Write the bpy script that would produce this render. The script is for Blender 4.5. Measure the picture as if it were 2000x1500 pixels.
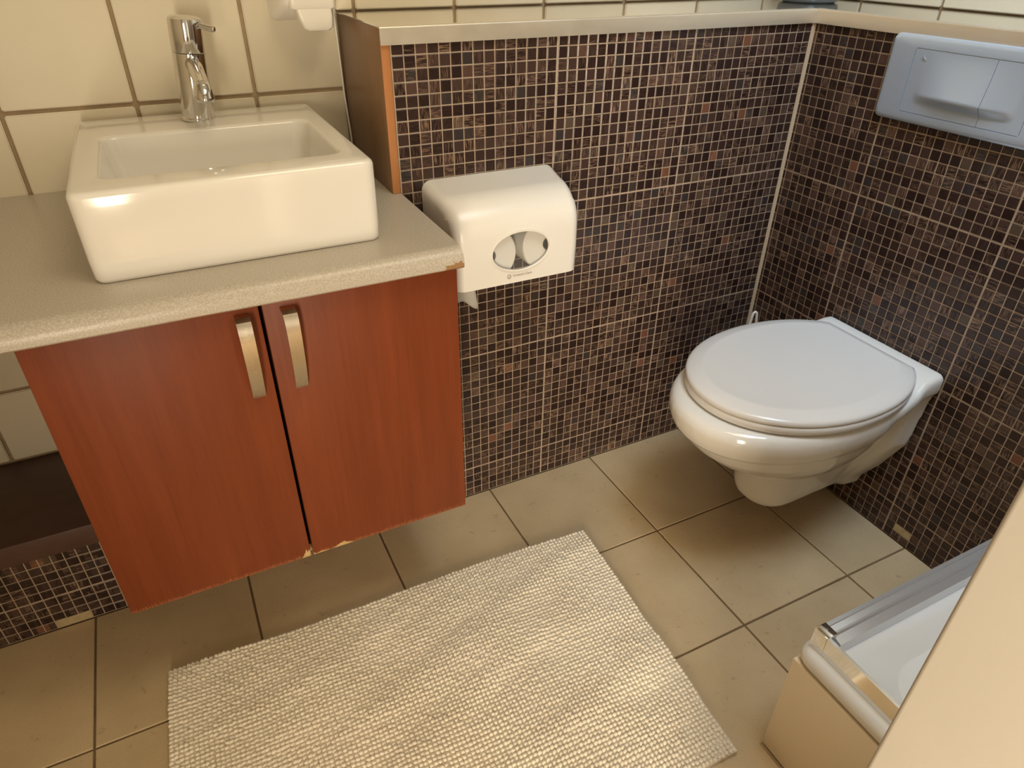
import bpy, bmesh, math, random
from mathutils import Vector, Matrix, noise
random.seed(7)
for o in list(bpy.data.objects): bpy.data.objects.remove(o)
S = bpy.context.scene
C = S.collection
PI = math.pi

# ------------------------------------------------------------------ camera
CAM = (-1.35159, -1.22316, 1.20334)
FPX, YAW, PITCH, ROLL = 1340.593, 0.46687, 0.57863, 0.01062
fw = Vector((math.sin(YAW)*math.cos(PITCH), math.cos(YAW)*math.cos(PITCH), -math.sin(PITCH)))
rt = Vector((math.cos(YAW), -math.sin(YAW), 0)); up = rt.cross(fw)
r2 = math.cos(ROLL)*rt + math.sin(ROLL)*up
u2 = -math.sin(ROLL)*rt + math.cos(ROLL)*up
cd = bpy.data.cameras.new('camera'); cam = bpy.data.objects.new('camera', cd); C.objects.link(cam)
cd.sensor_width = 36; cd.sensor_fit = 'HORIZONTAL'; cd.lens = FPX/2000*36; cd.clip_start = 0.02
M = Matrix((r2, u2, -fw)).transposed().to_4x4(); M.translation = Vector(CAM)
cam.matrix_world = M
S.camera = cam

def px(p):
    d = Vector(p) - Vector(CAM); z = d.dot(fw)
    return 1000 + FPX*d.dot(r2)/z, 750 - FPX*d.dot(u2)/z

# ------------------------------------------------------------------ light
S.view_settings.view_transform = 'Standard'; S.view_settings.look = 'None'
S.view_settings.gamma = 1; S.view_settings.use_curve_mapping = False
S.view_settings.exposure = 0.13
W = bpy.data.worlds.new('hall_light'); S.world = W; W.use_nodes = True
W.node_tree.nodes['Background'].inputs[0].default_value = (1.0, 0.84, 0.62, 1)
W.node_tree.nodes['Background'].inputs[1].default_value = 0.45

def area(name, loc, target, sx, sy, power, col):
    l = bpy.data.lights.new(name, 'AREA'); l.shape = 'RECTANGLE'; l.size = sx; l.size_y = sy
    l.energy = power; l.color = col
    o = bpy.data.objects.new(name, l); C.objects.link(o); o.location = loc
    o.rotation_euler = (Vector(target)-Vector(loc)).to_track_quat('-Z', 'Y').to_euler()
    return o
# warm light of the hall behind the photographer, coming in low through the doorway
area('hall_daylight', (-2.12, -2.50, 0.72), (-0.8, -0.5, 0.45), 0.7, 1.1, 84, (1.0, 0.85, 0.635))
# daylight through the roof window over the toilet
area('roof_window_daylight', (-0.42, -0.95, 2.36), (0.15, -0.45, 1.05), 0.46, 0.66, 6.0, (0.52, 0.74, 1.0))
bpy.data.lights['roof_window_daylight'].spread = math.radians(85)
# warm ceiling lamp
area('ceiling_lamp_light', (-0.82, -0.95, 2.28), (-0.82, -0.95, 0), 0.7, 0.7, 9.5, (1.0, 0.84, 0.57))

# ------------------------------------------------------------------ materials
def mat(name, col=(.8,.8,.8), rough=.5, metal=0, spec=.5):
    m = bpy.data.materials.new(name); m.use_nodes = True
    b = m.node_tree.nodes['Principled BSDF']
    b.inputs['Base Color'].default_value = (*col, 1); b.inputs['Roughness'].default_value = rough
    b.inputs['Metallic'].default_value = metal; b.inputs['Specular IOR Level'].default_value = spec
    return m
class NT:
    def __init__(s, m): s.m = m; s.t = m.node_tree; s.b = s.t.nodes['Principled BSDF']
    def n(s, typ, **kw):
        x = s.t.nodes.new(typ)
        for k, v in kw.items(): setattr(x, k, v)
        return x
    def l(s, a, b): s.t.links.new(a, b)
    def inp(s, node, i, v):
        if hasattr(v, 'is_linked') or hasattr(v, 'links'): s.l(v, node.inputs[i])
        else: node.inputs[i].default_value = v
    def math(s, op, a, b=0, c=0):
        x = s.n('ShaderNodeMath', operation=op); s.inp(x, 0, a); s.inp(x, 1, b); s.inp(x, 2, c); return x.outputs[0]
    def vmath(s, op, a, b=(0,0,0)):
        x = s.n('ShaderNodeVectorMath', operation=op); s.inp(x, 0, a); s.inp(x, 1, b); return x.outputs[0]
    def pos(s): return s.n('ShaderNodeNewGeometry').outputs['Position']
    def noise(s, vec, scale, detail=3, rough=.55, out='Fac'):
        x = s.n('ShaderNodeTexNoise'); s.l(vec, x.inputs['Vector']); x.inputs['Scale'].default_value = scale
        x.inputs['Detail'].default_value = detail; x.inputs['Roughness'].default_value = rough
        return x.outputs[out]
    def ramp(s, fac, stops, interp='LINEAR'):
        x = s.n('ShaderNodeValToRGB'); s.l(fac, x.inputs[0]); r = x.color_ramp; r.interpolation = interp
        while len(r.elements) < len(stops): r.elements.new(.5)
        for e, (p, c) in zip(r.elements, stops): e.position = p; e.color = (*c, 1) if len(c) == 3 else c
        return x.outputs[0]
    def mix(s, fac, a, b, mode='MIX'):
        x = s.n('ShaderNodeMix', data_type='RGBA', blend_type=mode); s.inp(x, 0, fac)
        for i, v in ((6, a), (7, b)):
            if isinstance(v, tuple): x.inputs[i].default_value = (*v, 1)
            else: s.l(v, x.inputs[i])
        return x.outputs[2]
    def bump(s, h, strength=.3, dist=.001):
        x = s.n('ShaderNodeBump'); x.inputs['Strength'].default_value = strength; x.inputs['Distance'].default_value = dist
        s.l(h, x.inputs['Height']); s.l(x.outputs[0], s.b.inputs['Normal'])
    def sep(s, v):
        x = s.n('ShaderNodeSeparateXYZ'); s.l(v, x.inputs[0]); return x.outputs
    def comb(s, x, y, z):
        c = s.n('ShaderNodeCombineXYZ'); s.inp(c, 0, x); s.inp(c, 1, y); s.inp(c, 2, z); return c.outputs[0]
    def col(s, v): s.l(v, s.b.inputs['Base Color'])
    def rough(s, v): s.l(v, s.b.inputs['Roughness'])

P = 0.0215
# glass mosaic: every tile its own colour and streaks (random per 21.5 mm cell of the wall)
def mosaic_mat(name, uaxis, u0, z0):
    m = mat(name, rough=.24, spec=.4); q = NT(m)
    x, y, z = q.sep(q.pos())
    u = (x, y)[uaxis]
    cu = q.math('FLOOR', q.math('DIVIDE', q.math('SUBTRACT', u, u0), P))
    cz = q.math('FLOOR', q.math('DIVIDE', q.math('SUBTRACT', z, z0), P))
    wn = q.n('ShaderNodeTexWhiteNoise', noise_dimensions='3D'); q.l(q.comb(cu, cz, float(uaxis)*7.3), wn.inputs[0])
    r0 = wn.outputs['Value']; rc = q.sep(wn.outputs['Color'])
    base = q.ramp(r0, [(0, (.025,.0125,.011)), (.4, (.037,.020,.017)), (.68, (.053,.030,.025)), (.86, (.038,.030,.029)),
                       (.91, (.085,.047,.037)), (.965, (.088,.060,.042)), (.988, (.16,.068,.04))], 'CONSTANT')
    # streaks: horizontal in some tiles, vertical in others
    off = q.vmath('SCALE', wn.outputs['Color']); off.node.inputs['Scale'].default_value = 40
    vec = q.comb(q.math('ADD', q.math('MULTIPLY', u, 1), 0), 0, z)
    sv = q.vmath('ADD', q.vmath('MULTIPLY', vec, (420, 0, 60)), off)
    sh = q.vmath('ADD', q.vmath('MULTIPLY', vec, (60, 0, 420)), off)
    nv = q.noise(sv, 1, 2); nh = q.noise(sh, 1, 2)
    sel = q.math('GREATER_THAN', rc[1], .45)
    st = q.n('ShaderNodeMix', data_type='FLOAT'); q.l(sel, st.inputs[0]); q.l(nh, st.inputs[2]); q.l(nv, st.inputs[3])
    s = q.ramp(st.outputs[0], [(.45, (0,0,0)), (.72, (1,1,1))])
    amt = q.math('MULTIPLY', s, q.math('MULTIPLY', q.math('POWER', rc[2], 2.4), .95))
    c = q.mix(amt, base, (.30, .185, .125))
    q.col(c)
    q.bump(q.math('ADD', st.outputs[0], q.noise(q.pos(), 90, 2)), .12, .0006)
    return m
MOS_A = mosaic_mat('mosaic_glass_back', 0, -(0.02352+44*P), 49.061*P-49*P)
MOS_B = mosaic_mat('mosaic_glass_right', 1, -0.01278-60*P, 49.061*P-49*P)

def noisy(name, col, col2, scale, rough, spec=.5, bump=0, detail=4):
    m = mat(name, col, rough, 0, spec); q = NT(m)
    f = q.noise(q.pos(), scale, detail)
    q.col(q.mix(q.ramp(f, [(.35,(0,0,0)),(.65,(1,1,1))]), col, col2))
    if bump: q.bump(f, bump, .0015)
    return m
GROUT = noisy('mosaic_grout', (.47,.355,.26), (.38,.285,.205), 30, .85)
SILICONE = mat('silicone_bead', (.52,.41,.29), .55)
PUTTY = noisy('bare_putty', (.52,.42,.24), (.44,.34,.18), 60, .9)
WGROUT = noisy('wall_grout', (.42,.31,.19), (.34,.25,.15), 25, .9)
FGROUT = noisy('floor_grout', (.20,.135,.07), (.15,.095,.045), 20, .9)
def tile_mat(name, a, b, rough, spec, speck=0):
    m = mat(name, a, rough, 0, spec); q = NT(m)
    f = q.noise(q.pos(), 6, 5); oi = q.n('ShaderNodeObjectInfo').outputs['Random']
    c = q.mix(q.ramp(f, [(.3,(0,0,0)),(.7,(1,1,1))]), a, b)
    c = q.mix(1.0, c, q.ramp(oi, [(0,(.93,.93,.93)),(1,(1.04,1.04,1.04))]), 'MULTIPLY')
    if speck:
        d = q.ramp(q.noise(q.pos(), 38, 6, .75), [(.60,(0,0,0)),(.72,(1,1,1))])
        c = q.mix(q.math('MULTIPLY', d, speck), c, (.20,.13,.07))
        d2 = q.ramp(q.noise(q.pos(), 300, 3, .7), [(.3,(1,1,1)),(.5,(0,0,0))])
        c = q.mix(q.math('MULTIPLY', d2, .2), c, (.25,.18,.11))
    q.col(c); q.bump(q.noise(q.pos(), 40, 3), .06, .001)
    return m
WTILE = tile_mat('cream_wall_tile', (.75,.675,.53), (.70,.625,.475), .36, .35)
FTILE = tile_mat('beige_floor_tile', (.63,.49,.305), (.52,.395,.235), .42, .35, .6)
SKIRT = tile_mat('brightened_cream_tile', (.93,.82,.64), (.90,.78,.59), .35, .4)  # base colour raised in place of warm light missing on the skirt
CERAMIC = mat('white_ceramic', (.83,.805,.76), .10, 0, .6)
SEATM = mat('white_seat_plastic', (.78,.755,.73), .22, 0, .5)
PLASTIC = mat('white_plastic', (.84,.80,.73), .28, 0, .5)
PAPER = mat('white_tissue', (.88,.85,.79), .9)
CORE = mat('grey_card_core', (.24,.22,.20), .9)
CHROME = mat('chrome', (.74,.73,.72), .09, 1)
STEEL = mat('brushed_steel', (.76,.70,.60), .40, .8)
q = NT(STEEL); q.bump(q.noise(q.vmath('MULTIPLY', q.pos(), (14, 14, 40)), 1, 3), .05, .01)
q.rough(q.ramp(q.noise(q.pos(), 18, 4), [(.3,(.36,)*3),(.7,(.48,)*3)]))
LEDGE = mat('polished_steel_ledge', (.78,.75,.70), .10, 1)
q = NT(LEDGE); q.bump(q.noise(q.vmath('MULTIPLY', q.pos(), (8, 8, 8)), 1, 2), .02, .01)
HANDLE = mat('satin_nickel', (.60,.53,.43), .26, 1)
q = NT(HANDLE); q.rough(q.ramp(q.noise(q.pos(), 45, 3), [(.35,(.24,)*3),(.7,(.34,)*3)]))
SATIN = mat('satin_silver_daylight_tint', (.56,.68,.86), .30, .55)  # blue cast of the daylight mixed into the silver base colour
SHADOWGAP = mat('dark_gap', (.02,.018,.016), .8)
GLASS = mat('clear_window', (.35,.34,.32), .04); NT(GLASS).b.inputs['Alpha'].default_value = .10
JAR = mat('grey_glass', (.72,.76,.78), .05); NT(JAR).b.inputs['Transmission Weight'].default_value = .85
PAINT = noisy('cream_paint', (.54,.505,.45), (.52,.485,.43), 3, .55)
CEIL = mat('white_ceiling', (.75,.73,.68), .8)
INK = mat('grey_print', (.30,.27,.23), .6)
EMBOSS = mat('silver_emblem', (.75,.80,.88), .25, .8)
FABRIC = mat('ivory_chenille', (.72,.66,.57), .95, 0, .2)
q = NT(FABRIC); q.col(q.mix(q.ramp(q.noise(q.pos(), 9, 3), [(.35,(0,0,0)),(.65,(1,1,1))]), (.84,.765,.63), (.79,.71,.575)))
FABRIC.node_tree.nodes['Principled BSDF'].inputs['Sheen Weight'].default_value = .15
BACKING = mat('mat_backing', (.76,.69,.57), .95)
SLAB = noisy('brown_laminate', (.10,.050,.038), (.08,.040,.030), 30, .45)
TRAY = mat('white_acrylic', (.85,.87,.88), .16, 0, .5)
RUBBER = mat('grey_rail', (.66,.68,.72), .20, .6)

def wood(name, a, b, cc, chips=False, rough=.45):
    m = mat(name, a, rough, 0, .25); q = NT(m); p = q.pos()
    f = q.noise(q.vmath('MULTIPLY', p, (38, 38, 2.2)), 1, 5, .6)
    g = q.noise(q.vmath('MULTIPLY', p, (220, 220, 7)), 1, 3, .6)
    big = q.noise(q.vmath('MULTIPLY', p, (6, 6, 1.1)), 1, 3)
    c = q.mix(q.ramp(f, [(.3,(0,0,0)),(.7,(1,1,1))]), a, b)
    c = q.mix(q.math('MULTIPLY', q.ramp(g, [(.5,(0,0,0)),(.75,(1,1,1))]), .35), c, cc)
    c = q.mix(q.math('MULTIPLY', q.ramp(big, [(.4,(0,0,0)),(.7,(1,1,1))]), .35), c, cc)
    if chips:
        x, y, z = q.sep(p)
        jag = q.noise(q.vmath('MULTIPLY', p, (520, 520, 60)), 1, 3, .7)
        def chip(xc, hw, h, zb=.2535):
            w = q.math('SUBTRACT', 1, q.math('DIVIDE', q.math('ABSOLUTE', q.math('SUBTRACT', x, xc)), hw))
            hgt = q.math('MULTIPLY', q.math('MULTIPLY', w, h), q.math('MULTIPLY', jag, 2.0))
            return q.math('LESS_THAN', q.math('SUBTRACT', z, zb), hgt)
        mk = chip(-1.222, .022, .010)
        for a_ in ((-1.283, .012, .016), (-1.288, .010, .016), (-1.262, .02, .004)):
            mk = q.math('MAXIMUM', mk, chip(*a_))
        c = q.mix(mk, c, (.66,.47,.22))
        edge = q.math('MULTIPLY', q.math('LESS_THAN', q.math('SUBTRACT', z, .2535), q.math('MULTIPLY', q.math('SUBTRACT', jag, .40), .045)), .45)
        c = q.mix(edge, c, (.42,.17,.075))
    q.col(c); q.bump(g, .05, .0006)
    return m
CHERRY = wood('cherry_laminate', (.24,.056,.018), (.185,.041,.012), (.125,.026,.008), True)
PANELW = wood('brown_wood_panel', (.26,.15,.075), (.225,.125,.06), (.18,.10,.048), rough=.35)
EDGEW = wood('orange_wood_edge', (.50,.22,.085), (.44,.18,.065), (.36,.14,.05))

WORK = mat('speckled_stone_laminate', (.42,.36,.28), .33, 0, .45)
q = NT(WORK); p = q.pos(); x, y, z = q.sep(p)
n1 = q.noise(p, 420, 2, .8); n2 = q.noise(p, 190, 3, .8)
c = q.mix(q.ramp(n1, [(.42,(0,0,0)),(.60,(1,1,1))]), (.44,.395,.335), (.57,.52,.445))
c = q.mix(q.math('MULTIPLY', q.ramp(n2, [(.60,(0,0,0)),(.72,(1,1,1))]), .5), c, (.27,.205,.14))
jag = q.noise(p, 120, 3, .7)
e1 = q.math('MULTIPLY', q.math('LESS_THAN', z, q.math('ADD', .7655, q.math('MULTIPLY', jag, .026))), q.math('GREATER_THAN', x, q.math('ADD', -1.010, q.math('MULTIPLY', jag, .016))))
e1 = q.math('MULTIPLY', e1, q.math('LESS_THAN', y, -.28))
e2 = q.math('MULTIPLY', q.math('LESS_THAN', z, q.math('ADD', .7665, q.math('MULTIPLY', jag, .006))), q.math('LESS_THAN', y, -.28))
e2 = q.math('MULTIPLY', e2, q.ramp(q.noise(q.vmath('MULTIPLY', p, (7,0,0)), 1, 2), [(.45,(0,0,0)),(.6,(1,1,1))]))
c = q.mix(q.math('MAXIMUM', e1, q.math('MULTIPLY', e2, .8)), c, (.33,.19,.085))
q.col(c)

# ------------------------------------------------------------------ mesh helpers
def link(name, me, material, parent=None, smooth=False):
    if material is not None and not me.materials: me.materials.append(material)
    if smooth:
        for f in me.polygons: f.use_smooth = True
    o = bpy.data.objects.new(name, me); C.objects.link(o)
    if parent is not None: o.parent = parent
    return o
def fin(name, bm, material, parent=None, smooth=False, bevel=0, seg=2, auto=None):
    if bevel: bmesh.ops.bevel(bm, geom=bm.edges[:], offset=bevel, segments=seg, profile=.5, affect='EDGES', clamp_overlap=True)
    bmesh.ops.recalc_face_normals(bm, faces=bm.faces[:])
    me = bpy.data.meshes.new(name); bm.to_mesh(me); bm.free()
    o = link(name, me, material, parent, smooth)
    if auto is not None: me.set_sharp_from_angle(angle=math.radians(auto))
    return o
def bbox(bm, a, b):
    m = Matrix.Translation([(a[i]+b[i])/2 for i in range(3)]) @ Matrix.Diagonal([abs(b[i]-a[i]) for i in range(3)]+[1])
    bmesh.ops.create_cube(bm, size=1, matrix=m)
def box(name, a, b, material, parent=None, bevel=0, seg=2, smooth=False):
    bm = bmesh.new(); bbox(bm, a, b)
    return fin(name, bm, material, parent, smooth or bevel > 0, bevel, seg, 40 if bevel else None)
def loft(bm, rings, cap=True):
    vs = [[bm.verts.new(p) for p in r] for r in rings]; n = len(rings[0])
    for a, b in zip(vs, vs[1:]):
        for i in range(n): bm.faces.new((a[i], a[(i+1) % n], b[(i+1) % n], b[i]))
    if cap:
        bm.faces.new(vs[0]); bm.faces.new(vs[-1][::-1])
    return vs
def tube(bm, pts, r, n=10, cap=True):
    pts = [Vector(p) for p in pts]; rs = r if isinstance(r, (list, tuple)) else [r]*len(pts); rings = []
    for i, p in enumerate(pts):
        t = (pts[min(i+1, len(pts)-1)] - pts[max(i-1, 0)]).normalized()
        a = t.orthogonal().normalized() if i == 0 else (a - t*a.dot(t)).normalized()
        b = t.cross(a)
        rings.append([p + rs[i]*(math.cos(2*PI*k/n)*a + math.sin(2*PI*k/n)*b) for k in range(n)])
    loft(bm, rings, cap)
def lathe(bm, prof, axis_o, n=32):
    rings = [[Vector(axis_o)+Vector((r*math.cos(2*PI*k/n), r*math.sin(2*PI*k/n), z)) for k in range(n)] for r, z in prof]
    loft(bm, rings)
def prism(bm, poly, ext, axis):
    # poly in the two other axes, extruded along axis between ext[0], ext[1]
    def mk(p, e):
        v = list(p); v.insert(axis, e); return v
    loft(bm, [[mk(p, ext[0]) for p in poly], [mk(p, ext[1]) for p in poly]])
def rrect(x0, y0, x1, y1, r, n=5):
    out = []
    for cx, cy, a0 in ((x1-r, y1-r, 0), (x0+r, y1-r, PI/2), (x0+r, y0+r, PI), (x1-r, y0+r, 1.5*PI)):
        for k in range(n+1):
            a = a0 + PI/2*k/n; out.append((cx + r*math.cos(a), cy + r*math.sin(a)))
    return out
def thing(name, label, cat, loc=(0,0,0), group=None):
    o = bpy.data.objects.new(name, None); C.objects.link(o); o.location = loc; o.empty_display_size = .05
    tag(o, label, cat, group); bpy.context.view_layer.update(); return o
def tag(o, label, cat, group=None):
    o['label'] = label; o['category'] = cat
    if group: o['group'] = group
    return o
def struct(o, label=None):
    o['kind'] = 'structure'
    if label: o['label'] = label
    return o
def under(o, t):
    # parts are modelled in world coordinates: keep them in place under the Empty
    o.parent = t; o.matrix_parent_inverse = t.matrix_world.inverted(); return o
def baked(o):
    dg = bpy.context.evaluated_depsgraph_get(); me = bpy.data.meshes.new_from_object(o.evaluated_get(dg)); return me

# ------------------------------------------------------------------ room shell
YB, XR = 0.275, 0.25           # tiled walls behind the two ledges
XL, YF, ZC = -2.35, -1.92, 2.35
struct(box('ceiling', (XL-.1, YF-.1, ZC), (-.65, YB+.1, ZC+.1), CEIL), 'white ceiling')
cl = bpy.data.objects['ceiling']
bm = bmesh.new(); bm.from_mesh(cl.data)
bbox(bm, (-.19, YF-.1, ZC), (XR+.1, YB+.1, ZC+.1)); bbox(bm, (-.65, YF-.1, ZC), (-.19, -1.28, ZC+.1)); bbox(bm, (-.65, -.62, ZC), (-.19, YB+.1, ZC+.1))
bm.to_mesh(cl.data); bm.free()
w1 = struct(box('window_1', (-.68, -1.31, ZC-.02), (-.65, -.59, ZC+.1), PAINT), 'frame of the roof window')
for a, b in (((-.19,-1.31,ZC-.02),(-.16,-.59,ZC+.1)), ((-.65,-1.31,ZC-.02),(-.19,-1.28,ZC+.1)), ((-.65,-.62,ZC-.02),(-.19,-.59,ZC+.1))):
    box('window_frame', a, b, PAINT, w1)
struct(box('wall_left', (XL-.1, YF-.1, -.05), (XL, YB+.1, ZC), WTILE), 'cream left wall')
wf = struct(box('wall_front', (XL, YF-.1, -.05), (-1.87, YF, ZC), PAINT), 'cream wall with the doorway')
box('wall_section', (-.93, YF-.1, -.05), (XR+.1, YF, ZC), PAINT, wf)
box('lintel', (-1.87, YF-.1, 2.05), (-.93, YF, ZC), PAINT, wf)

# floor: mortar bed with single 30 cm tiles standing proud of the joints
fl = struct(box('floor', (XL-.1, -4.2, -.06), (XR+.1, YB+.1, -.003), FGROUT), 'beige tiled floor')
TS, FX0, FY0, J = 0.30317, -0.49364, -0.31103, .0042
cache = {}
for i in range(-7, 2):
    for j in range(-2, 6):
        x0, x1 = FX0+i*TS+J/2, FX0+(i+1)*TS-J/2
        y1, y0 = FY0-(j-1)*TS-J/2, FY0-j*TS+J/2
        x0, x1, y0, y1 = max(x0, XL), min(x1, -.0015), max(y0, YF), min(y1, -.0015)
        if -.02 < y1 < 0: y1 = -.0015
        if x1-x0 < .01 or y1-y0 < .01: continue
        key = (round(x1-x0, 3), round(y1-y0, 3))
        if key not in cache:
            bm = bmesh.new(); bbox(bm, (-(x1-x0)/2, -(y1-y0)/2, -.008), ((x1-x0)/2, (y1-y0)/2, 0))
            bmesh.ops.bevel(bm, geom=[e for e in bm.edges if e.verts[0].co.z > -.001 and e.verts[1].co.z > -.001], offset=.0012, segments=1, affect='EDGES')
            me = bpy.data.meshes.new('floor_tile'); bm.to_mesh(me); bm.free(); cache[key] = me
        o = link('floor_tile', cache[key], FTILE, fl)
        o.location = ((x0+x1)/2, (y0+y1)/2, random.uniform(-.0004, .0004))

# cream wall tiles 20 x 25 cm with wide joints
wb = struct(box('wall_back', (XL-.1, YB+.006, -.05), (XR+.1, YB+.1, ZC), WGROUT), 'back wall of cream tiles')
wr = struct(box('wall_right', (XR+.006, YF, -.05), (XR+.1, YB+.006, ZC), WGROUT), 'right wall of cream tiles')
PW, PH, JW = .2113, .2622, .0072
def walltile(w, h, axis):
    key = (round(w, 3), round(h, 3), axis, 'w')
    if key not in cache:
        bm = bmesh.new()
        if axis == 1: bbox(bm, (-w/2, 0, -h/2), (w/2, .008, h/2))
        else: bbox(bm, (0, -w/2, -h/2), (.008, w/2, h/2))
        bmesh.ops.bevel(bm, geom=bm.edges[:], offset=.002, segments=2, affect='EDGES')
        me = bpy.data.meshes.new('wall_tile'); bm.to_mesh(me); bm.free(); cache[key] = me
        for f in me.polygons: f.use_smooth = True
        me.set_sharp_from_angle(angle=math.radians(40))
    return cache[key]
zj = [.939 + PH*k for k in range(-3, 6)]
def fill(lo, hi, joints):
    js = sorted(j for j in joints if lo < j < hi); edges = [lo-JW/2] + js + [hi+JW/2]
    return [(a+JW/2, b-JW/2) for a, b in zip(edges, edges[1:]) if b-a-JW > .008]
for (x0, x1) in fill(XL+.002, XR-.002, [-.739 + PW*k for k in range(-9, 6)]):
    low = x0 < -.99
    for (z0, z1) in fill(.25 if low else 1.080, ZC-.01, zj):
        a0, a1 = x0, x1
        if low and x1 > -.986 and z0 < 1.076:
            if z1 > 1.076:
                o = link('wall_tile', walltile(x1+.9868, z1-max(z0, 1.080), 1), WTILE, wb); o.location = ((x1-.9868)/2, YB-.001, (z1+max(z0, 1.080))/2)
            x1 = -.9868
        o = link('wall_tile', walltile(x1-x0, z1-z0, 1), WTILE, wb); o.location = ((x0+x1)/2, YB-.001, (z0+z1)/2); x0, x1 = a0, a1
for (y0, y1) in fill(YF+.002, YB-.004, [.100 - .2113*k for k in range(-1, 11)]):
    for (z0, z1) in fill(1.080, ZC-.01, zj):
        o = link('wall_tile', walltile(y1-y0, z1-z0, 0), WTILE, wr); o.location = (XR-.001, (y0+y1)/2, (z0+z1)/2)

# half-height walls clad in glass mosaic
ZR = 49.061*P
GA = .0012                      # recess of the grout behind the tile faces
wa = struct(box('wall_back_lower', (-.970, GA, 0), (XR, YB, 1.0755), GROUT), 'half-height wall clad in dark brown glass mosaic')
wB = struct(box('wall_right_lower', (GA, YF, 0), (XR, GA, 1.0755), GROUT), 'half-height cistern wall clad in dark brown glass mosaic')
TW = .0193
def shrink(i): return -(((i % 15) - 7) * .00013)
tile_me = {}
def mosaic_mesh(w, h, axis):
    key = (round(w, 4), round(h, 4), axis)
    if key in tile_me: return tile_me[key]
    bm = bmesh.new(); d = .0035
    def v(a, dep, b): return bm.verts.new((a, dep, b) if axis == 1 else (dep, a, b))
    e = .0012
    ring0 = [v(-w/2, d, -h/2), v(w/2, d, -h/2), v(w/2, d, h/2), v(-w/2, d, h/2)]
    ring1 = [v(-w/2, e*.6, -h/2), v(w/2, e*.6, -h/2), v(w/2, e*.6, h/2), v(-w/2, e*.6, h/2)]
    ring2 = [v(-w/2+e, 0, -h/2+e), v(w/2-e, 0, -h/2+e), v(w/2-e, 0, h/2-e), v(-w/2+e, 0, h/2-e)]
    for A, B in ((ring0, ring1), (ring1, ring2)):
        for i in range(4): bm.faces.new((A[i], A[(i+1) % 4], B[(i+1) % 4], B[i]))
    bm.faces.new(ring2); bmesh.ops.recalc_face_normals(bm, faces=bm.faces[:])
    me = bpy.data.meshes.new('mosaic_tile'); bm.to_mesh(me); bm.free(); tile_me[key] = me
    if me.polygons[-1].normal[axis] > 0: me.flip_normals()
    return me
def inpoly(x, y, poly):
    c = False; n = len(poly)
    for i in range(n):
        (x1, y1), (x2, y2) = poly[i], poly[i-1]
        if (y1 > y) != (y2 > y) and x < (x2-x1)*(y-y1)/(y2-y1)+x1: c = not c
    return c
HID = [[(790,378),(905,490),(915,970),(700,1050),(700,300)],
       [(820,355),(1090,318),(1138,400),(1125,528),(900,572),(822,470)],
       [(1305,740),(1480,622),(1615,610),(1845,735),(1800,850),(1650,950),(1500,990),(1440,910)],
       [(1752,58),(2000,95),(2000,295),(1714,228)],
       [(2000,915),(1697,1500),(2000,1500)], [(1595,1225),(1920,1060),(1900,1200),(1600,1300)],
       [(30,685),(250,1210),(620,1080),(520,590)]]
def lay(parent, specs, material, axis, plane, nmax=300):
    """specs: (u, z, w, h). The 300 that show largest become parts, the rest one joined part."""
    def score(s):
        p = [0,0,s[1]]; p[1-axis] = s[0]; p[axis] = plane
        a, b = px(p)
        d = (Vector(p)-Vector(CAM)); n = Vector((0,0,0)); n[axis] = 1
        if not (0 < a < 2000 and 0 < b < 1500): return -1/d.length
        if any(inpoly(a, b, h) for h in HID): return -.5/d.length
        return s[2]*s[3]*abs(d.dot(n))/d.dot(fw)**3
    order = sorted(specs, key=score, reverse=True)
    for u, z, w, h in order[:nmax]:
        o = link('mosaic_tile', mosaic_mesh(w, h, axis), material, parent)
        l = [0,0,z]; l[1-axis] = u; l[axis] = plane + random.uniform(-.0003, .0003); o.location = l
        o.rotation_euler = (random.gauss(0, .006), random.gauss(0, .006), random.gauss(0, .006))
    rest = order[nmax:]
    if rest:
        vs, fs = [], []
        for u, z, w, h in rest:
            me = mosaic_mesh(w, h, axis); b = len(vs)
            l = Vector((0,0,z)); l[1-axis] = u; l[axis] = plane + random.uniform(-.0003, .0003)
            t1, t2 = random.gauss(0, .006), random.gauss(0, .006)
            for v in me.vertices:
                c = Vector(v.co); c[axis] += c[1-axis]*t1 + c[2]*t2; vs.append(c+l)
            for f in me.polygons: fs.append([b+i for i in f.vertices])
        me = bpy.data.meshes.new('mosaic_field'); me.from_pydata(vs, [], fs); me.update()
        o = link('mosaic_field', me, material, parent); o['kind'] = 'stuff'
xk = lambda k: -(.02352+(44-k)*P)
yj = lambda j: -(.01278+(j-1)*P)
zr = lambda r: ZR-r*P
zrow = lambda r: (zr(r)+zr(r+1))/2 - shrink(r)
spA = []
for k in range(0, 45):
    w = TW if k < 44 else .0190
    for r in range(0, 49):
        z = zrow(r)
        if k < 1 and False: continue
        spA.append(((xk(k)+xk(k+1))/2 + shrink(k), z, w, TW))
lay(wa, spA, MOS_A, 1, 0)
spB = []
for j in range(0, 48):
    if j == 0: u, w = -.0075, .0075
    else: u, w = (yj(j)+yj(j+1))/2 - shrink(j+4), TW
    for r in range(0, 49):
        if r == 47 and j in (27, 28): continue
        spB.append((u, zrow(r), w, TW))
lay(wB, spB, MOS_B, 0, 0)
box('bare_patch', (.0008, yj(29)+.001, zr(48)+.0012), (.004, yj(27)-.001, zr(47)-.0012), PUTTY, wB)
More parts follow.
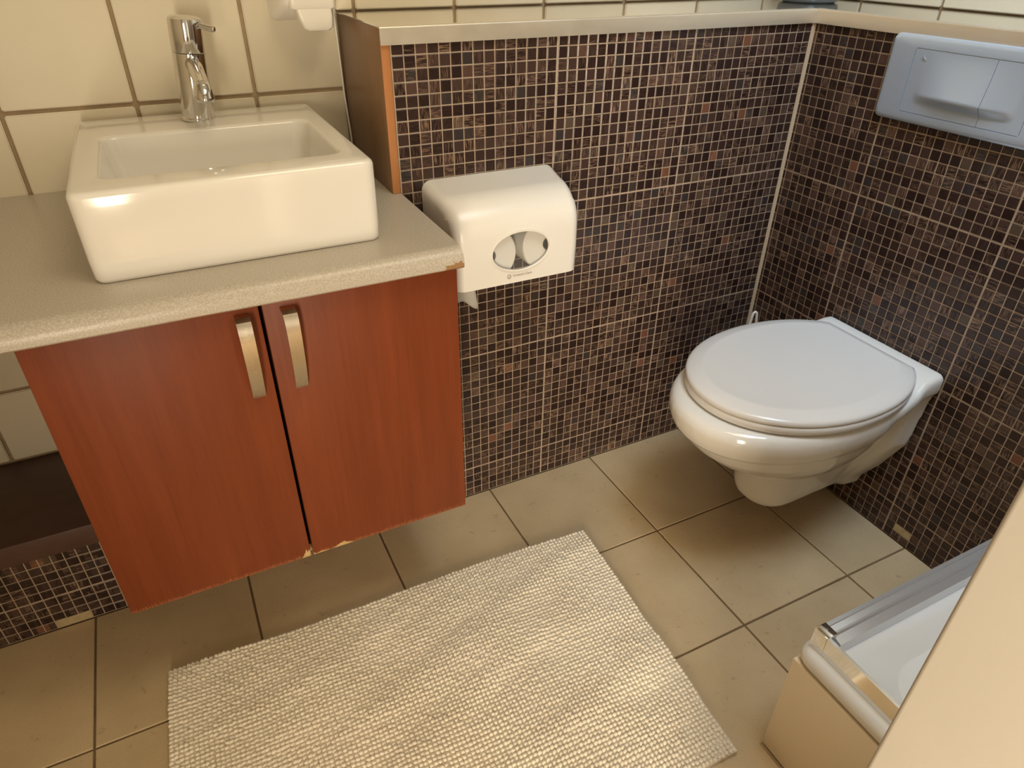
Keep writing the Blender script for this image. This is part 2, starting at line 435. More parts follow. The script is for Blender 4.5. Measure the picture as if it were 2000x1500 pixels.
# low mosaic plinth under the worktop, brown slab on top
pl = struct(box('wall_back_plinth', (XL, GA, 0), (-.970, YB, .1955), GROUT), 'low mosaic-clad plinth under the worktop')
spC = []
for n in range(0, 60):
    u = -1.667 + P*32 - (n+.5)*P
    if u > -.985 or u < XL+.02: continue
    for r in range(40, 49):
        if r == 48 and -1.7745 < u < -1.710: continue
        spC.append((u, zrow(r), TW, TW))
lay(pl, spC, MOS_A, 1, 0)
box('bare_patch', (-1.7735, .0008, .0015), (-1.711, .004, zr(48)-.0010), PUTTY, pl)
tag(box('plinth_slab', (XL, -.004, .1958), (-.987, YB-.002, .2445), SLAB, None, .0015), 'dark brown slab on the low mosaic plinth left of the cabinet', 'slab')

# silicone in the corner, steel cappings on the two ledges
bm = bmesh.new(); prism(bm, [(-.0062,-.0002),(-.0045,-.0030),(-.0030,-.0045),(-.0002,-.0062),(.003,.003)], (0.001, 1.0495), 2)
struct(fin('trim_1', bm, SILICONE), 'pale silicone bead in the mosaic corner')
def capping(name, lip, top, label):
    o = struct(fin(name, lip, STEEL, None, True, 0, 2, 30), label)
    fin('ledge_top', top, LEDGE, o, True, 0, 2, 30)
    return o
R_ = .0035
def lip_prof():
    # (depth, z) closed outline of the folded edge: front lip with rounded top corner
    return [(-.006, 1.0493), (-.0045, 1.0493), (-.0045, 1.0745), (.006, 1.0755), (.006, 1.0775)] + \
           [(-.006+R_-R_*math.sin(a), 1.0775-R_+R_*math.cos(a)) for a in (0, .4, .8, 1.2, PI/2)]
bm = bmesh.new(); prism(bm, lip_prof(), (-.987, -.0062), 0)
b2 = bmesh.new(); bbox(b2, (-.987, .006, 1.0755), (XR, YB-.002, 1.0775))
capping('trim_2', bm, b2, 'steel edge capping of the ledge above the paper dispenser')
bm = bmesh.new(); prism(bm, lip_prof(), (YF, -.0052), 1)
b2 = bmesh.new(); bbox(b2, (.006, YF, 1.0755), (XR-.002, .006, 1.0775))
capping('trim_3', bm, b2, 'steel edge capping of the ledge above the flush plate')

# wooden end panel of the mosaic wall
t = thing('side_panel', 'brown wooden end panel of the mosaic wall beside the basin', 'panel', (-.978, .13, .80))
under(box('panel_board', (-.986, .0035, .8005), (-.9705, YB-.002, 1.0752), PANELW, None, .0008), t)
under(box('front_edge', (-.986, -.0012, .8005), (-.9712, .0035, 1.0490), EDGEW, None, .0006), t)

# ------------------------------------------------------------------ vanity: worktop, cabinet, basin, tap
WZ = .800
prof = [(YB-.002, .768), (YB-.002, WZ)]
for k in range(9):
    a = PI/2*k/8; prof.append((-.278 - .022*math.sin(a), WZ-.022+.022*math.cos(a)))
prof += [(-.300, .771), (-.297, .768)]
bm = bmesh.new(); prism(bm, prof, (-2.3, -.9712), 0)
tag(fin('worktop', bm, WORK, None, True, 0, 2, 35), 'speckled beige worktop with a chipped right front corner under the basin', 'worktop')

t = thing('vanity_cabinet', 'cherry wood two-door cabinet with worn lower edges under the worktop', 'cabinet', (-1.277, 0, .2455))
bm = bmesh.new()
CX0, CX1 = -1.578, -.976
for a, b in (((CX0,-.258,.246),(CX0+.016,YB-.004,.767)), ((CX1-.016,-.258,.246),(CX1,-.004,.767)), ((CX0+.016,-.258,.246),(CX1-.016,-.004,.262)), ((CX0+.016,-.02,.262),(CX1-.016,-.004,.767))):
    bbox(bm, a, b)
under(fin('body', bm, CHERRY), t)
def door(x0, x1, hx):
    d = under(box('door', (x0, -.279, .2535), (x1, -.2605, .7645), CHERRY, None, .0012, 2), t)
    # bow handle: bent strip, flat on the door at its foot, standing off at the top
    path = [(-.279, .7505), (-.297, .7515), (-.3045, .7495), (-.3085, .744), (-.3105, .732), (-.3105, .715), (-.309, .695), (-.306, .675), (-.302, .655), (-.2965, .637), (-.290, .622), (-.2865, .6165)]
    path = [Vector((0, y, z)) for y, z in path]
    bm = bmesh.new(); rings = []
    for i, p in enumerate(path):
        tdir = (path[min(i+1, len(path)-1)]-path[max(i-1, 0)]).normalized(); nrm = Vector((0, -tdir.z, tdir.y))
        hw = .0103 - .0012*i/(len(path)-1)
        rings.append([p+nrm*.0015+Vector((hx+hw,0,0)), p+nrm*.0015+Vector((hx-hw,0,0)), p-nrm*.0015+Vector((hx-hw,0,0)), p-nrm*.0015+Vector((hx+hw,0,0))])
    loft(bm, rings)
    bbox(bm, (hx-.008, -.2868, .6160), (hx+.008, -.2788, .6225))
    h = fin('handle', bm, HANDLE, None, True, 0, 2, 30); h.parent = d; h.matrix_parent_inverse = d.matrix_world.inverted()
    h.matrix_parent_inverse = t.matrix_world.inverted() if False else h.matrix_parent_inverse
    return d
door(CX0, -1.2815, -1.3065); door(-1.2765, CX1, -1.2430)

# basin
BX0, BX1, BY0, BY1, BZ0, BZ1 = -1.476, -1.072, -.213, .240, .8003, .925
t = thing('washbasin', 'white ceramic rectangular basin standing on the worktop', 'basin', (-1.274, .0135, .8003))
def rr3(x0, y0, x1, y1, r, z, n=5): return [(x, y, z) for x, y in rrect(x0, y0, x1, y1, r, n)]
R = .013; rings = []
def inset(d, r, z): rings.append(rr3(BX0+d, BY0+d, BX1-d, BY1-d, max(r-d, .002), z))
inset(.010, .018, BZ0); inset(.004, .018, BZ0+.001); inset(.0015, .018, BZ0+.006)
inset(.0005, .018, BZ0+.03); inset(0, .018, BZ1-.02)
for a in (0, .3, .6, .9, 1.2, PI/2): inset(.009-.009*math.cos(a), .018, BZ1-.009+.009*math.sin(a))
def bowl(d, z, r): rings.append(rr3(-1.436+d, -.153+d, -1.108-d, .099-d, r, z))
bowl(-.007, BZ1, .026)
for a in (.35, .7, 1.05, 1.4): bowl(-.007+.008*math.sin(a), BZ1-.008*(1-math.cos(a)), .024)
bowl(.004, BZ1-.03, .024); bowl(.010, BZ1-.065, .026); bowl(.018, BZ1-.082, .030); bowl(.034, BZ1-.091, .035); bowl(.08, BZ1-.094, .03)
bm = bmesh.new(); loft(bm, rings)
under(fin('bowl', bm, CERAMIC, None, True), t)
bm = bmesh.new(); lathe(bm, [(.001, BZ1-.093), (.021, BZ1-.093), (.021, BZ1-.0915), (.018, BZ1-.0905), (.001, BZ1-.0905)], (-1.272, -.027, 0), 24)
under(fin('drain', bm, CHROME, None, True, 0, 2, 30), t)

# tap: cylinder leaning a little to the right
FX, FY, FZ = -1.279, .173, .9252
t = thing('basin_tap', 'chrome cylindrical single-lever tap on the rear of the basin', 'tap', (FX, FY, FZ))
T = Matrix.Translation((FX, FY, FZ)) @ Matrix.Rotation(math.radians(4.6), 4, 'Y') @ Matrix.Rotation(math.radians(1.5), 4, 'X')
def fpart(name, bm, m=CHROME, auto=35):
    bmesh.ops.transform(bm, matrix=T, verts=bm.verts[:]); return under(fin(name, bm, m, None, True, 0, 2, auto), t)
bm = bmesh.new(); lathe(bm, [(.002, 0), (.0285, 0), (.0285, .004), (.0272, .0055), (.0272, .108), (.002, .108)], (0,0,0), 40); fpart('tap_body', bm)
bm = bmesh.new(); lathe(bm, [(.002, .1092), (.0268, .1092), (.0272, .110), (.0272, .155), (.0262, .1595), (.022, .1625), (.012, .164), (.002, .164)], (0,0,0), 40); fpart('lever_cap', bm)
bm = bmesh.new(); tube(bm, [(.016, -.012, .152), (.034, -.024, .149), (.0415, -.029, .148)], [.0048, .0048, .0048], 12)
tube(bm, [(.041, -.0287, .148), (.0423, -.0296, .148)], .0034, 12); fpart('lever_pin', bm)
bm = bmesh.new(); tube(bm, [(.002, -.018, .094), (.004, -.040, .088), (.006, -.070, .077), (.007, -.094, .067)], [.0135, .0125, .0118, .0115], 20); fpart('spout', bm)
bm = bmesh.new(); tube(bm, [(.007, -.088, .071), (.0072, -.097, .0625), (.0074, -.104, .052), (.0074, -.105, .049)], [.0135, .0145, .0145, .0125], 20)
bmesh.ops.create_uvsphere(bm, u_segments=16, v_segments=10, radius=.0142, matrix=Matrix.Translation((.0070, -.093, .0665))); fpart('aerator', bm)

# ------------------------------------------------------------------ paper dispenser on the mosaic wall
def baked_bool(o, cutters):
    for c in cutters:
        m = o.modifiers.new('b', 'BOOLEAN'); m.operation = 'DIFFERENCE'; m.object = c; m.solver = 'EXACT'
    me = baked(o); o.modifiers.clear(); o.data = me
    for c in cutters: bpy.data.objects.remove(c)
def dprof(off):
    # (y, z) side profile: sloping top, rounded brow, flat front
    pts = [(-.002, .642), (-.002, .818)]
    for i in range(13):
        s = i/12; a = s*PI/2
        pts.append((-.060 - .078*math.sin(a)**1.0, .808 - .072*(1-math.cos(a))))
    pts += [(-.139, .70), (-.137, .642)]
    return pts
def dispenser_solid(x0, x1, shr, name, taper=.012, zcut=0):
    pr = dprof(0); cy, cz = -.065, .73
    bm = bmesh.new(); rings = []
    rad = .020; xs = []
    for k in range(6): a = PI/2*k/5; xs.append((x0 + rad*(1-math.cos(a)) if False else x0 + rad*(1-math.sin(PI/2-a)), math.cos(PI/2-a)))
    xs = [(x0 + rad*(1-math.sin(a)), rad*(1-math.cos(a))) for a in [PI/2*k/5 for k in range(5, -1, -1)]]
    xs = xs + [(x1 - rad*(1-math.sin(a)), rad*(1-math.cos(a))) for a in [PI/2*k/5 for k in range(0, 6)]]
    for x, ins in xs:
        ring = []
        for (y, z) in pr:
            yy = min(y + shr + ins, -.002) if y < -.01 else y
            zz = z
            if z > .65: zz = z - (shr + ins)*(.9 if y > -.12 else .3)
            if shr and z < .65: zz = .60
            tp = taper*(-yy/.14); xx = x + (tp if x < (x0+x1)/2 else -tp)
            ring.append((xx, yy, zz))
        rings.append(ring)
    loft(bm, rings)
    return fin(name, bm, PLASTIC)
t = thing('paper_dispenser', 'white plastic toilet paper dispenser with oval window on the mosaic wall', 'dispenser', (-.79, -.07, .642))
shell = dispenser_solid(-.931, -.648, 0, 'cover')
inner = dispenser_solid(-.928, -.651, .003, 'inner_void')
OX, OZ, OA, OB = -.7885, .7055, .0625, .0405
bm = bmesh.new(); prism(bm, [(OX+OA*math.cos(2*PI*k/48), OZ+OB*math.sin(2*PI*k/48)) for k in range(48)], (-.2, -.10), 1)
cut = fin('cut', bm, None)
bpy.context.view_layer.update()
baked_bool(shell, [inner, cut])
shell.data.materials.clear(); shell.data.materials.append(PLASTIC)
for f in shell.data.polygons: f.use_smooth = True
shell.data.set_sharp_from_angle(angle=math.radians(32))
under(shell, t)
bm = bmesh.new(); prism(bm, [(OX+(OA+.001)*math.cos(2*PI*k/48), OZ+(OB+.001)*math.sin(2*PI*k/48)) for k in range(48)], (-.1358, -.1343), 1)
under(fin('oval_window', bm, GLASS), t)
bm = bmesh.new(); rings = []
for ra, dy in ((0, -.1395), (.0016, -.1402), (.0030, -.1395), (.0030, -.134), (0, -.134), (0, -.1395)):
    rings.append([(OX+(OA-ra)*math.cos(2*PI*k/48), dy, OZ+(OB-ra)*math.sin(2*PI*k/48)) for k in range(48)])
loft(bm, rings, False); under(fin('window_rim', bm, PLASTIC, None, True), t)
# faint print under the window
cu = bpy.data.curves.new('print', 'FONT'); cu.body = 'Kimberly-Clark'; cu.size = .0066; cu.extrude = .0001; cu.align_x = 'LEFT'
to = bpy.data.objects.new('print', cu); C.objects.link(to); bpy.context.view_layer.update()
me = baked(to); bpy.data.objects.remove(to)
o = link('lettering', me, INK); o.matrix_world = Matrix.Translation((-.805, -.1383, .6555)) @ Matrix.Rotation(PI/2, 4, 'X'); bpy.context.view_layer.update(); under(o, t)
bm = bmesh.new()
for rad in (.0042, .0024):
    tube(bm, [(-.813+rad*math.cos(a), -.1384, .6572+rad*math.sin(a)) for a in [2*PI*k/16 for k in range(17)]], .00035, 4)
under(fin('emblem', bm, INK), t)
# the rolls inside are things of their own
for cx, cz, lab in ((-.8500, .700, 'left toilet roll behind the dispenser window'), (-.7225, .706, 'right toilet roll behind the dispenser window')):
    rt_ = thing('toilet_roll', lab, 'toilet roll', (cx, -.07, cz))
    bm = bmesh.new(); n = 40; rings = []
    for rad, y in ((.014, -.020), (.0545, -.020), (.0565, -.022), (.0565, -.126), (.0545, -.128), (.014, -.128), (.014, -.020)):
        rings.append([(cx+rad*math.cos(2*PI*k/n), y, cz+rad*math.sin(2*PI*k/n)) for k in range(n)])
    loft(bm, rings, False); under(fin('paper', bm, PAPER, None, True, 0, 2, 40), rt_)
    bm = bmesh.new(); rings = []
    for rad, y in ((.0138, -.021), (.0138, -.127), (.0128, -.127), (.0128, -.021), (.0138, -.021)):
        rings.append([(cx+rad*math.cos(2*PI*k/n), y, cz+rad*math.sin(2*PI*k/n)) for k in range(n)])
    loft(bm, rings, False); under(fin('core', bm, CORE, None, True, 0, 2, 40), rt_)
# torn sheet hanging out
bm = bmesh.new(); nx, nz = 10, 8; g = []
for i in range(nx+1):
    col = []
    for k in range(nz+1):
        s, w = i/nx, k/nz
        x = -.912 + .050*s + .012*w*s
        zb = .598 - .030*s - .004*math.sin(9*s)
        z = .660 + (zb-.660)*w
        y = -.072 + .012*math.sin(3*s) - .010*w + .008*w*s
        col.append(bm.verts.new((x, y, z)))
    g.append(col)
for i in range(nx):
    for k in range(nz): bm.faces.new((g[i][k], g[i+1][k], g[i+1][k+1], g[i][k+1]))
bmesh.ops.solidify(bm, geom=bm.faces[:], thickness=.0006)
tag(fin('paper_sheet', bm, PAPER, None, True), 'torn white paper sheet hanging below the dispenser', 'paper')

# ------------------------------------------------------------------ soap dispenser on the back wall
t = thing('soap_dispenser', 'white plastic soap dispenser with push lever high on the tiled wall', 'dispenser', (-1.055, YB-.001, 1.06))
bm = bmesh.new(); rings = []
for y, d, zb in ((YB-.0015, 0, 1.066), (YB-.030, .002, 1.070), (YB-.055, .008, 1.083), (YB-.072, .014, 1.092), (YB-.080, .022, 1.099)):
    rings.append([(x, y, z) for x, z in rrect(-1.112+d, zb, -1.000-d*.6, 1.285-d, .012, 4)])
loft(bm, rings); under(fin('housing', bm, PLASTIC, None, True, 0, 2, 50), t)
bm = bmesh.new(); rings = []
for z, x0, x1, y0, y1 in ((1.108, -1.088, -1.006, YB-.084, YB-.030), (1.092, -1.088, -1.006, YB-.086, YB-.030), (1.089, -1.086, -1.008, YB-.084, YB-.032)):
    rings.append(rr3(x0, y0, x1, y1, .008, z))
loft(bm, rings[::-1]); under(fin('front_band', bm, PLASTIC, None, True, 0, 2, 50), t)
bm = bmesh.new(); rings = []
for z, x0, x1, y0, y1 in ((1.094, -1.079, -1.013, YB-.084, YB-.044), (1.075, -1.074, -1.013, YB-.086, YB-.048), (1.060, -1.068, -1.014, YB-.086, YB-.052), (1.055, -1.064, -1.019, YB-.083, YB-.056)):
    rings.append(rr3(x0, y0, x1, y1, .006, z))
loft(bm, rings[::-1]); under(fin('push_lever', bm, PLASTIC, None, True, 0, 2, 50), t)

# thin white cable in the corner next to the wooden panel
bm = bmesh.new()
pts = [(-.9935, YB-.006, 1.20), (-.9930, YB-.006, 1.10), (-.9915, YB-.005, 1.04), (-.9900, YB-.004, .98), (-.9895, YB-.004, .93), (-.9888, YB-.010, .89), (-.9886, YB-.017, .86), (-.9888, YB-.020, .83), (-.9895, YB-.012, .8025)]
tube(bm, pts, .0021, 8)
tag(fin('cable', bm, PLASTIC, None, True), 'thin white cable running down the corner by the wooden panel', 'cable')

# ------------------------------------------------------------------ toilet
YT = -.397
t = thing('toilet', 'white wall-hung toilet with closed lid on the mosaic wall', 'toilet', (-.27, YT, .085))
def egg(front, rear, hw, um, z, n=48, pf=2.1, pr=2.6, sc=1.0):
    out = []
    for k in range(n):
        a = 2*PI*k/n; c, s = math.cos(a), math.sin(a)
        pw = pf if c > 0 else pr; L = (front-um) if c > 0 else (um-rear)
        u = um + L*math.copysign(abs(c)**(2/pw), c); v = hw*math.copysign(abs(s)**(2/pw), s)
        out.append((-u, YT+v, z))
    return out
bm = bmesh.new()
lv = [(.214,.345,.130,.070,.24),(.236,.395,.115,.108,.24),(.258,.430,.10,.130,.245),(.286,.468,.09,.148,.25),(.316,.502,.08,.163,.255),(.345,.527,.07,.172,.26),(.352,.531,.07,.174,.26),(.358,.540,.07,.180,.26),(.380,.550,.06,.187,.26),(.402,.553,.06,.188,.26),(.416,.546,.06,.184,.26),(.4225,.532,.06,.175,.26)]
loft(bm, [egg(f_, r_, w_, m_, z_) for z_, f_, r_, w_, m_ in lv])
# rear body and foot: U-shaped sections along the wall distance u
def sec(u, top, zt, mid, bot, zb, n=10):
    out = []
    prof = [(0, zb), (bot*.42, zb), (bot*.72, zb+.007), (bot*.92, zb+.021), (bot, zb+.045), (bot+(mid-bot)*.45, zb+.10), (mid, zb+.19), (mid+(top-mid)*.6, zt-.06), (top, zt-.022), (top, zt-.010), (top-.008, zt)]
    for v, z in prof[1:]: out.append((-u, YT+v, z))
    for v, z in prof[1:][::-1]: out.append((-u, YT-v, z))
    return out
loft(bm, [sec(.001, .152, .440, .135, .062, .062), sec(.040, .150, .438, .128, .060, .066), sec(.062, .143, .43, .110, .058, .076), sec(.085, .125, .42, .088, .060, .086), sec(.14, .12, .41, .080, .066, .092), sec(.20, .11, .39, .082, .072, .098), sec(.25, .095, .37, .078, .0735, .098), sec(0.2750, 0.0757, .30, 0.0732, 0.0732, 0.0992), sec(0.2950, 0.0710, .30, 0.0684, 0.0684, 0.1021), sec(0.3120, 0.0617, .30, 0.0589, 0.0589, 0.1080), sec(0.3250, 0.0495, .30, 0.0464, 0.0464, 0.1156), sec(0.3340, 0.0357, .30, 0.0323, 0.0323, 0.1242), sec(0.3390, 0.0226, .30, 0.0190, 0.0190, 0.1324), sec(0.3412, 0.0105, .30, 0.0066, 0.0066, 0.1399)])
# rear deck carrying the hinges
loft(bm, [[(-u, YT+v, z) for v, z in rrect(-hw, z0, hw, z1, .014, 4)] for u, hw, z0, z1 in ((.001, .155, .395, .447), (.030, .156, .395, .447), (.060, .158, .393, .442), (.085, .165, .388, .428), (.14, .176, .385, .423), (.20, .180, .385, .4225))])
o = fin('pan', bm, CERAMIC)
m = o.modifiers.new('r', 'REMESH'); m.mode = 'VOXEL'; m.voxel_size = .0042
m = o.modifiers.new('s', 'SMOOTH'); m.factor = .5; m.iterations = 14
bpy.context.view_layer.update()
o.data = baked(o); o.modifiers.clear(); o.data.materials.clear(); o.data.materials.append(CERAMIC)
for f in o.data.polygons: f.use_smooth = True
under(o, t)
def lidring(d, z): return [(min(a, -(.050+d*.8)), b, c) for a, b, c in egg(.516-d, .006+d, .191-d, .262, z, 72, 2.05, 2.15)]
bm = bmesh.new(); loft(bm, [lidring(.008, .4255), lidring(.002, .4265), lidring(0, .4300), lidring(0, .4395), lidring(.002, .4425), lidring(.008, .4435)])
under(fin('seat', bm, SEATM, None, True, 0, 2, 50), t)
bm = bmesh.new(); loft(bm, [lidring(.006, .4442), lidring(.001, .4450), lidring(0, .4475), lidring(.001, .4530), lidring(.004, .4560), lidring(.010, .4585), lidring(.020, .4612), lidring(.030, .4636), lidring(.034, .4642), lidring(.038, .4640), lidring(.07, .4640), lidring(.13, .4642), lidring(.175, .4643)])
under(fin('lid', bm, SEATM, None, True, 0, 2, 60), t)

# toilet brush leaning in the corner behind the toilet
t = thing('toilet_brush', 'white plastic toilet brush in the mosaic corner behind the toilet', 'brush', (-.075, -.085, 0))
BXc, BYc = -.070, -.080
bm = bmesh.new(); lathe(bm, [(.002, .0005), (.044, .0005), (.046, .004), (.040, .10), (.042, .115), (.038, .115), (.036, .10), (.040, .012), (.002, .012)], (BXc, BYc, 0), 28)
under(fin('holder', bm, PLASTIC, None, True, 0, 2, 40), t)
bm = bmesh.new(); n = 12
d1 = Vector((.94, -.34, 0)); ax = Vector((BXc, BYc, 0))
tube(bm, [ax+Vector((0,0,.05)), ax+Vector((0,0,.328))], [.009, .008], 10)
zt_ = Vector((0, 0, 1))
loop = [ax - d1*.0125 + zt_*.325, ax - d1*.0092 + zt_*.352, ax - d1*.0062 + zt_*.377, ax - d1*.0042 + zt_*.388, ax + zt_*.3915, ax + d1*.0042 + zt_*.388, ax + d1*.0062 + zt_*.377, ax + d1*.0092 + zt_*.352, ax + d1*.0125 + zt_*.325]
tube(bm, loop, .0036, 8); tube(bm, [ax - d1*.0125 + zt_*.327, ax + d1*.0125 + zt_*.327], .0040, 8)
under(fin('brush_handle', bm, PLASTIC, None, True, 0, 2, 50), t)

# ------------------------------------------------------------------ flush plate
FY0_, FY1_, FZ0, FZ1 = -.566, -.215, .8985, 1.0530
t = thing('flush_plate', 'silver two-button flush plate on the mosaic wall above the toilet', 'flush plate', (-.004, -.39, .8985))
bm = bmesh.new(); rings = []
for x, d in ((-.0012, 0), (-.007, 0), (-.0105, .0012), (-.0125, .004), (-.0132, .008)):
    rings.append([(x, y, z) for y, z in rrect(FY0_+d, FZ0+d, FY1_-d, FZ1-d, .012, 5)])
PB = (-.5115, .9175, -.2695, 1.0315)
rings.append([(-.0134, y, z) for y, z in rrect(*PB, .005, 5)])
rings.append([(-.0105, y, z) for y, z in rrect(PB[0]+.0004, PB[1]+.0004, PB[2]-.0004, PB[3]-.0004, .005, 5)])
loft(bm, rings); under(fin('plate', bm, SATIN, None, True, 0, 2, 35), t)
def button(y0, y1, name):
    bm = bmesh.new(); ny, nz = 26, 30; g = []
    for i in range(ny+1):
        col = []
        for k in range(nz+1):
            y = y0+(y1-y0)*i/ny; s = k/nz
            s = s
            z = PB[1]+.0012 + (PB[3]-PB[1]-.0024)*s
            across = max(0, 1-((y+.392)/.098)**2); across = across**.8
            h = (1.0-s)/(1-.29) if s > .29 else max(0, 1-(.29-s)/.13)
            bulge = .0125*across*(h**1.5 if s > .29 else h**.8)
            col.append(bm.verts.new((-.0130-bulge, y, z)))
        g.append(col)
    for i in range(ny):
        for k in range(nz): bm.faces.new((g[i][k], g[i+1][k], g[i+1][k+1], g[i][k+1]))
    bm.normal_update()
    ed = [e for e in bm.edges if e.is_boundary]
    r = bmesh.ops.extrude_edge_only(bm, edges=ed)
    for v in [v for v in r['geom'] if isinstance(v, bmesh.types.BMVert)]: v.co.x = -.0108
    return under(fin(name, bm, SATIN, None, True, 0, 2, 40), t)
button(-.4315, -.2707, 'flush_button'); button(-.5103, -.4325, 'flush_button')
bm = bmesh.new()
ex, ez = -.2905, 1.0175
tube(bm, [(-.0134, ex+.0005, ez+.004), (-.0134, ex-.0005, ez-.001), (-.0134, ex+.004, ez-.005)], .0006, 5)
tube(bm, [(-.0134, ex-.0005, ez-.001), (-.0134, ex-.0055, ez-.004)], .0006, 5)
tube(bm, [(-.0134, ex+.001, ez-.0055), (-.0134, ex-.008, ez-.0055)], .0006, 5)
under(fin('emblem', bm, EMBOSS), t)

# ------------------------------------------------------------------ glass dish on the corner of the ledge
t = thing('glass_jar', 'round grey glass jar on the corner of the steel ledge', 'jar', (.118, .140, 1.0777))
bm = bmesh.new(); lathe(bm, [(.001, 1.0778), (.058, 1.0778), (.066, 1.081), (.069, 1.088), (.070, 1.15), (.069, 1.17), (.066, 1.17), (.0665, 1.15), (.066, 1.092), (.060, 1.088), (.001, 1.088)], (.118, .140, 0), 40)
under(fin('glass_body', bm, JAR, None, True, 0, 2, 50), t)
bm = bmesh.new(); lathe(bm, [(.001, 1.089), (.058, 1.089), (.0635, 1.093), (.0637, 1.125), (.001, 1.128)], (.118, .140, 0), 40)
under(fin('filling', bm, noisy('pale_bath_salt', (.72,.70,.66), (.6,.58,.53), 120, .9), None, True, 0, 2, 50), t)

# ------------------------------------------------------------------ shower tray in the near right corner
SX, SY, SZ = -.642, -.820, .2450
t = thing('shower_tray', 'white shower tray with tiled front and chrome rails at the right', 'shower tray', (-.33, -1.25, 0))
SY1 = -1.70
base = under(box('skirt_core', (SX+.009, SY1, 0), (-.006, SY-.009, .246), WGROUT), t)
under(box('base_joint', (SX-.004, SY1, 0), (SX+.001, SY+.0005, .0012), WGROUT), t)
y = SY
while y > SY1+.02:
    y1 = max(y-.30, SY1)
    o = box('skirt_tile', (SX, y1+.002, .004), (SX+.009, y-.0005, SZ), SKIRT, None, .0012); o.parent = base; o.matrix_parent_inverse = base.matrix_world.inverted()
    y -= .304
x = SX+.0095
while x < -.05:
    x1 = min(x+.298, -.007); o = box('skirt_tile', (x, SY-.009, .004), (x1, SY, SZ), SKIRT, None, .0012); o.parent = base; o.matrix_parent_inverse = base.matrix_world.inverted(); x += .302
bm = bmesh.new(); rings = []
def tr(d, z, r): rings.append(rr3(SX-.0005+d, SY1+d, -.004-d*.2, SY+.004-d, max(r, .004), z, 6))
tr(.006, .2500, .030); tr(.002, .2508, .030); tr(0, .254, .030); tr(0, .266, .030); tr(.003, .273, .028); tr(.008, .2775, .026); tr(.015, .2795, .024); tr(.040, .2795, .022)
def tin(d, z, r): rings.append(rr3(SX+.045+d, SY1+.06+d, -.03-d, SY-.050-d, r, z, 6))
tin(0, .279, .04); tin(.008, .274, .05); tin(.03, .256, .07); tin(.07, .225, .09); tin(.11, .205, .10); tin(.16, .197, .08); tin(.2, .195, .05)
loft(bm, rings); under(fin('tray', bm, TRAY, None, True, 0, 2, 60), t)
ZB_, ZT_ = .2795, .3195
RX, RY = -.6270, -.8275
rail = under(box('corner_block', (RX, RY-.0235, ZB_-.004), (RX+.0215, RY, ZT_+.001), CHROME, None, .0006), t)
bm = bmesh.new(); prism(bm, [(RX+.0008, ZB_), (RX+.010, ZB_), (RX+.010, ZT_-.012), (RX+.0065, ZT_-.012), (RX+.0065, ZT_), (RX+.0008, ZT_)], (SY1, RY-.0235), 1)
under(fin('west_rail', bm, CHROME, None, False), t)
bm = bmesh.new(); prism(bm, [(RY-.0008, ZB_), (RY-.0008, ZT_), (RY-.007, ZT_), (RY-.007, ZT_-.004), (RY-.018, ZT_-.006), (RY-.018, ZT_-.001), (RY-.021, ZT_-.001), (RY-.021, ZT_-.010), (RY-.034, ZT_-.014), (RY-.034, ZB_)], (RX+.0215, -.001), 0)
under(fin('north_rail', bm, RUBBER, None, False), t)

# ------------------------------------------------------------------ open door at the right edge of the view
d = box('door_1', (-1.0, -1.905, .008), (-.960, -1.1015, 2.03), PAINT, None, .004, 3)
struct(d, 'cream door leaf standing open'); d.rotation_euler = (0, 0, 0)
bm = bmesh.new(); tube(bm, [(-1.0, -1.16, 1.45-.42), (-1.045, -1.16, 1.03)], .009, 12); tube(bm, [(-1.045, -1.155, 1.03), (-1.047, -1.28, 1.03)], .009, 12)
bm.free()

# ------------------------------------------------------------------ bath mat
c0, c1, c2 = Vector((-1.576, -.211, 0)), Vector((-.662, -.2445, 0)), Vector((-.697, -.817, 0))
ex_, ey_ = c1-c0, c2-c1
t = thing('bath_mat', 'ivory chenille bath mat lying on the floor tiles', 'bath mat', tuple(c0+(ex_+ey_)/2))
def mp(a, b): return c0 + ex_*a + ey_*b + ey_.normalized()*(.006*math.sin(a*5+1)*(1-b)) 
def wav(a, b): return .0055*max(0, noise.noise(Vector((a*2.2+3, b*7+a*3, 1.7))))*2 + .002*noise.noise(Vector((a*9, b*9, 5)))
bm = bmesh.new(); n1, n2 = 40, 26; g = [[None]*(n2+1) for _ in range(n1+1)]
for i in range(n1+1):
    for k in range(n2+1):
        p_ = mp(i/n1, k/n2); g[i][k] = bm.verts.new((p_.x, p_.y, .0112+wav(i/n1, k/n2)))
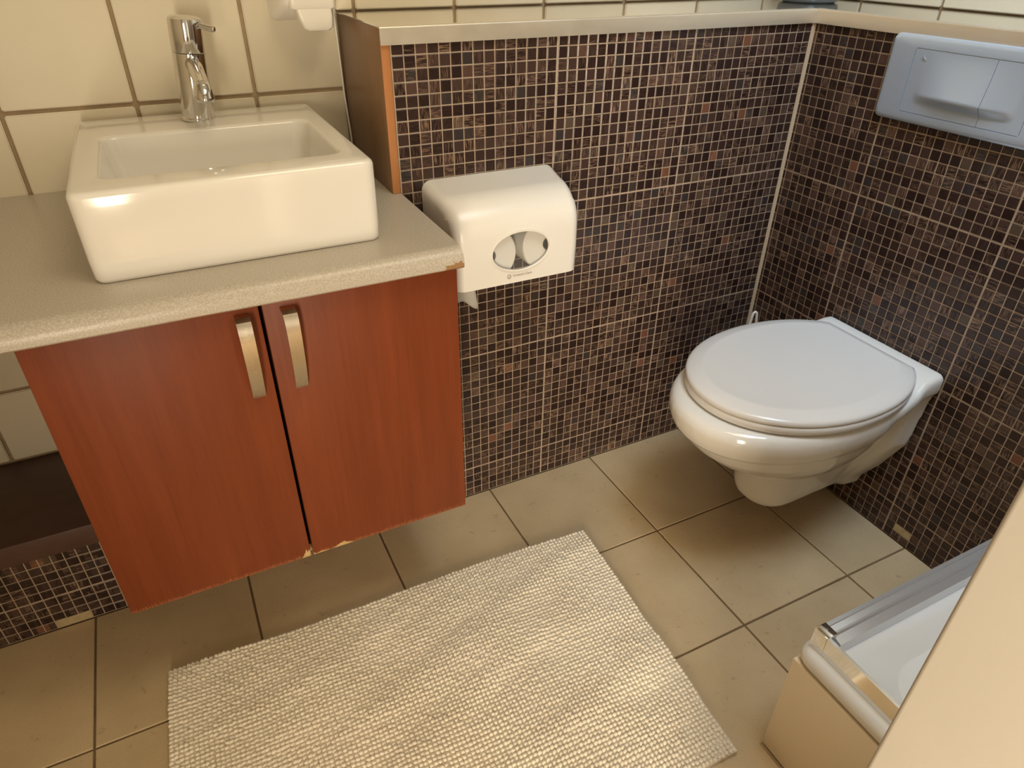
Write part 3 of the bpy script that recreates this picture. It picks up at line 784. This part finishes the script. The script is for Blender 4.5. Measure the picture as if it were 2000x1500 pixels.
for i in range(n1):
    for k in range(n2): bm.faces.new((g[i][k], g[i][k+1], g[i+1][k+1], g[i+1][k]))
ed = [e for e in bm.edges if e.is_boundary]; r = bmesh.ops.extrude_edge_only(bm, edges=ed)
nv = [v for v in r['geom'] if isinstance(v, bmesh.types.BMVert)]
for v in nv: v.co.z = .0008
under(fin('mat_base', bm, BACKING, None, True, 0, 2, 50), t)
NA, NB = 112, 70
vs, fs = [], []
SEG = 6
RG = [(-1, 0), (-.62, .78), (.1, 1.0), (.72, .70), (1, 0)]
for i in range(NA):
    for k in range(NB):
        a = (i+.5+random.uniform(-.09,.09))/NA; b = (k+.5+random.uniform(-.09,.09))/NB
        p_ = mp(a, b)
        fl1 = noise.noise(Vector((a*4.5, b*3.2, 2.1))); fl2 = noise.noise(Vector((a*4.5+9, b*3.2, 8.4)))
        lean = Vector((fl1*1.5+random.uniform(-.18,.18), -.25 + fl2*1.5+random.uniform(-.18,.18), .75))
        if b < .05: lean.y += .5
        if b > .96: lean.y -= .5
        t_ = lean.normalized(); o1 = t_.orthogonal().normalized(); o2 = t_.cross(o1)
        L = random.uniform(.0062, .0076); rr = random.uniform(.0047, .0053)
        cz_ = Vector((p_.x, p_.y, .0105 + wav(a, b) + random.uniform(-.0008,.0008)))
        base_i = len(vs)
        for (s, w) in RG:
            cc_ = cz_ + t_*(L*s)
            if w == 0: vs.append(cc_)
            else:
                for q_ in range(SEG):
                    an = 2*PI*q_/SEG; vs.append(cc_ + (o1*math.cos(an)+o2*math.sin(an))*(rr*w))
        b1 = base_i+1
        for q_ in range(SEG):
            q2 = (q_+1) % SEG
            fs.append((base_i, b1+q2, b1+q_))
            for lvl in range(2):
                s0 = b1+lvl*SEG; fs.append((s0+q_, s0+q2, s0+SEG+q2, s0+SEG+q_))
            fs.append((b1+2*SEG+q_, b1+2*SEG+q2, b1+3*SEG))
me = bpy.data.meshes.new('chenille_pile'); me.from_pydata(vs, [], fs); me.update()
o = link('chenille_pile', me, FABRIC, None, True); o['kind'] = 'stuff'; under(o, t)
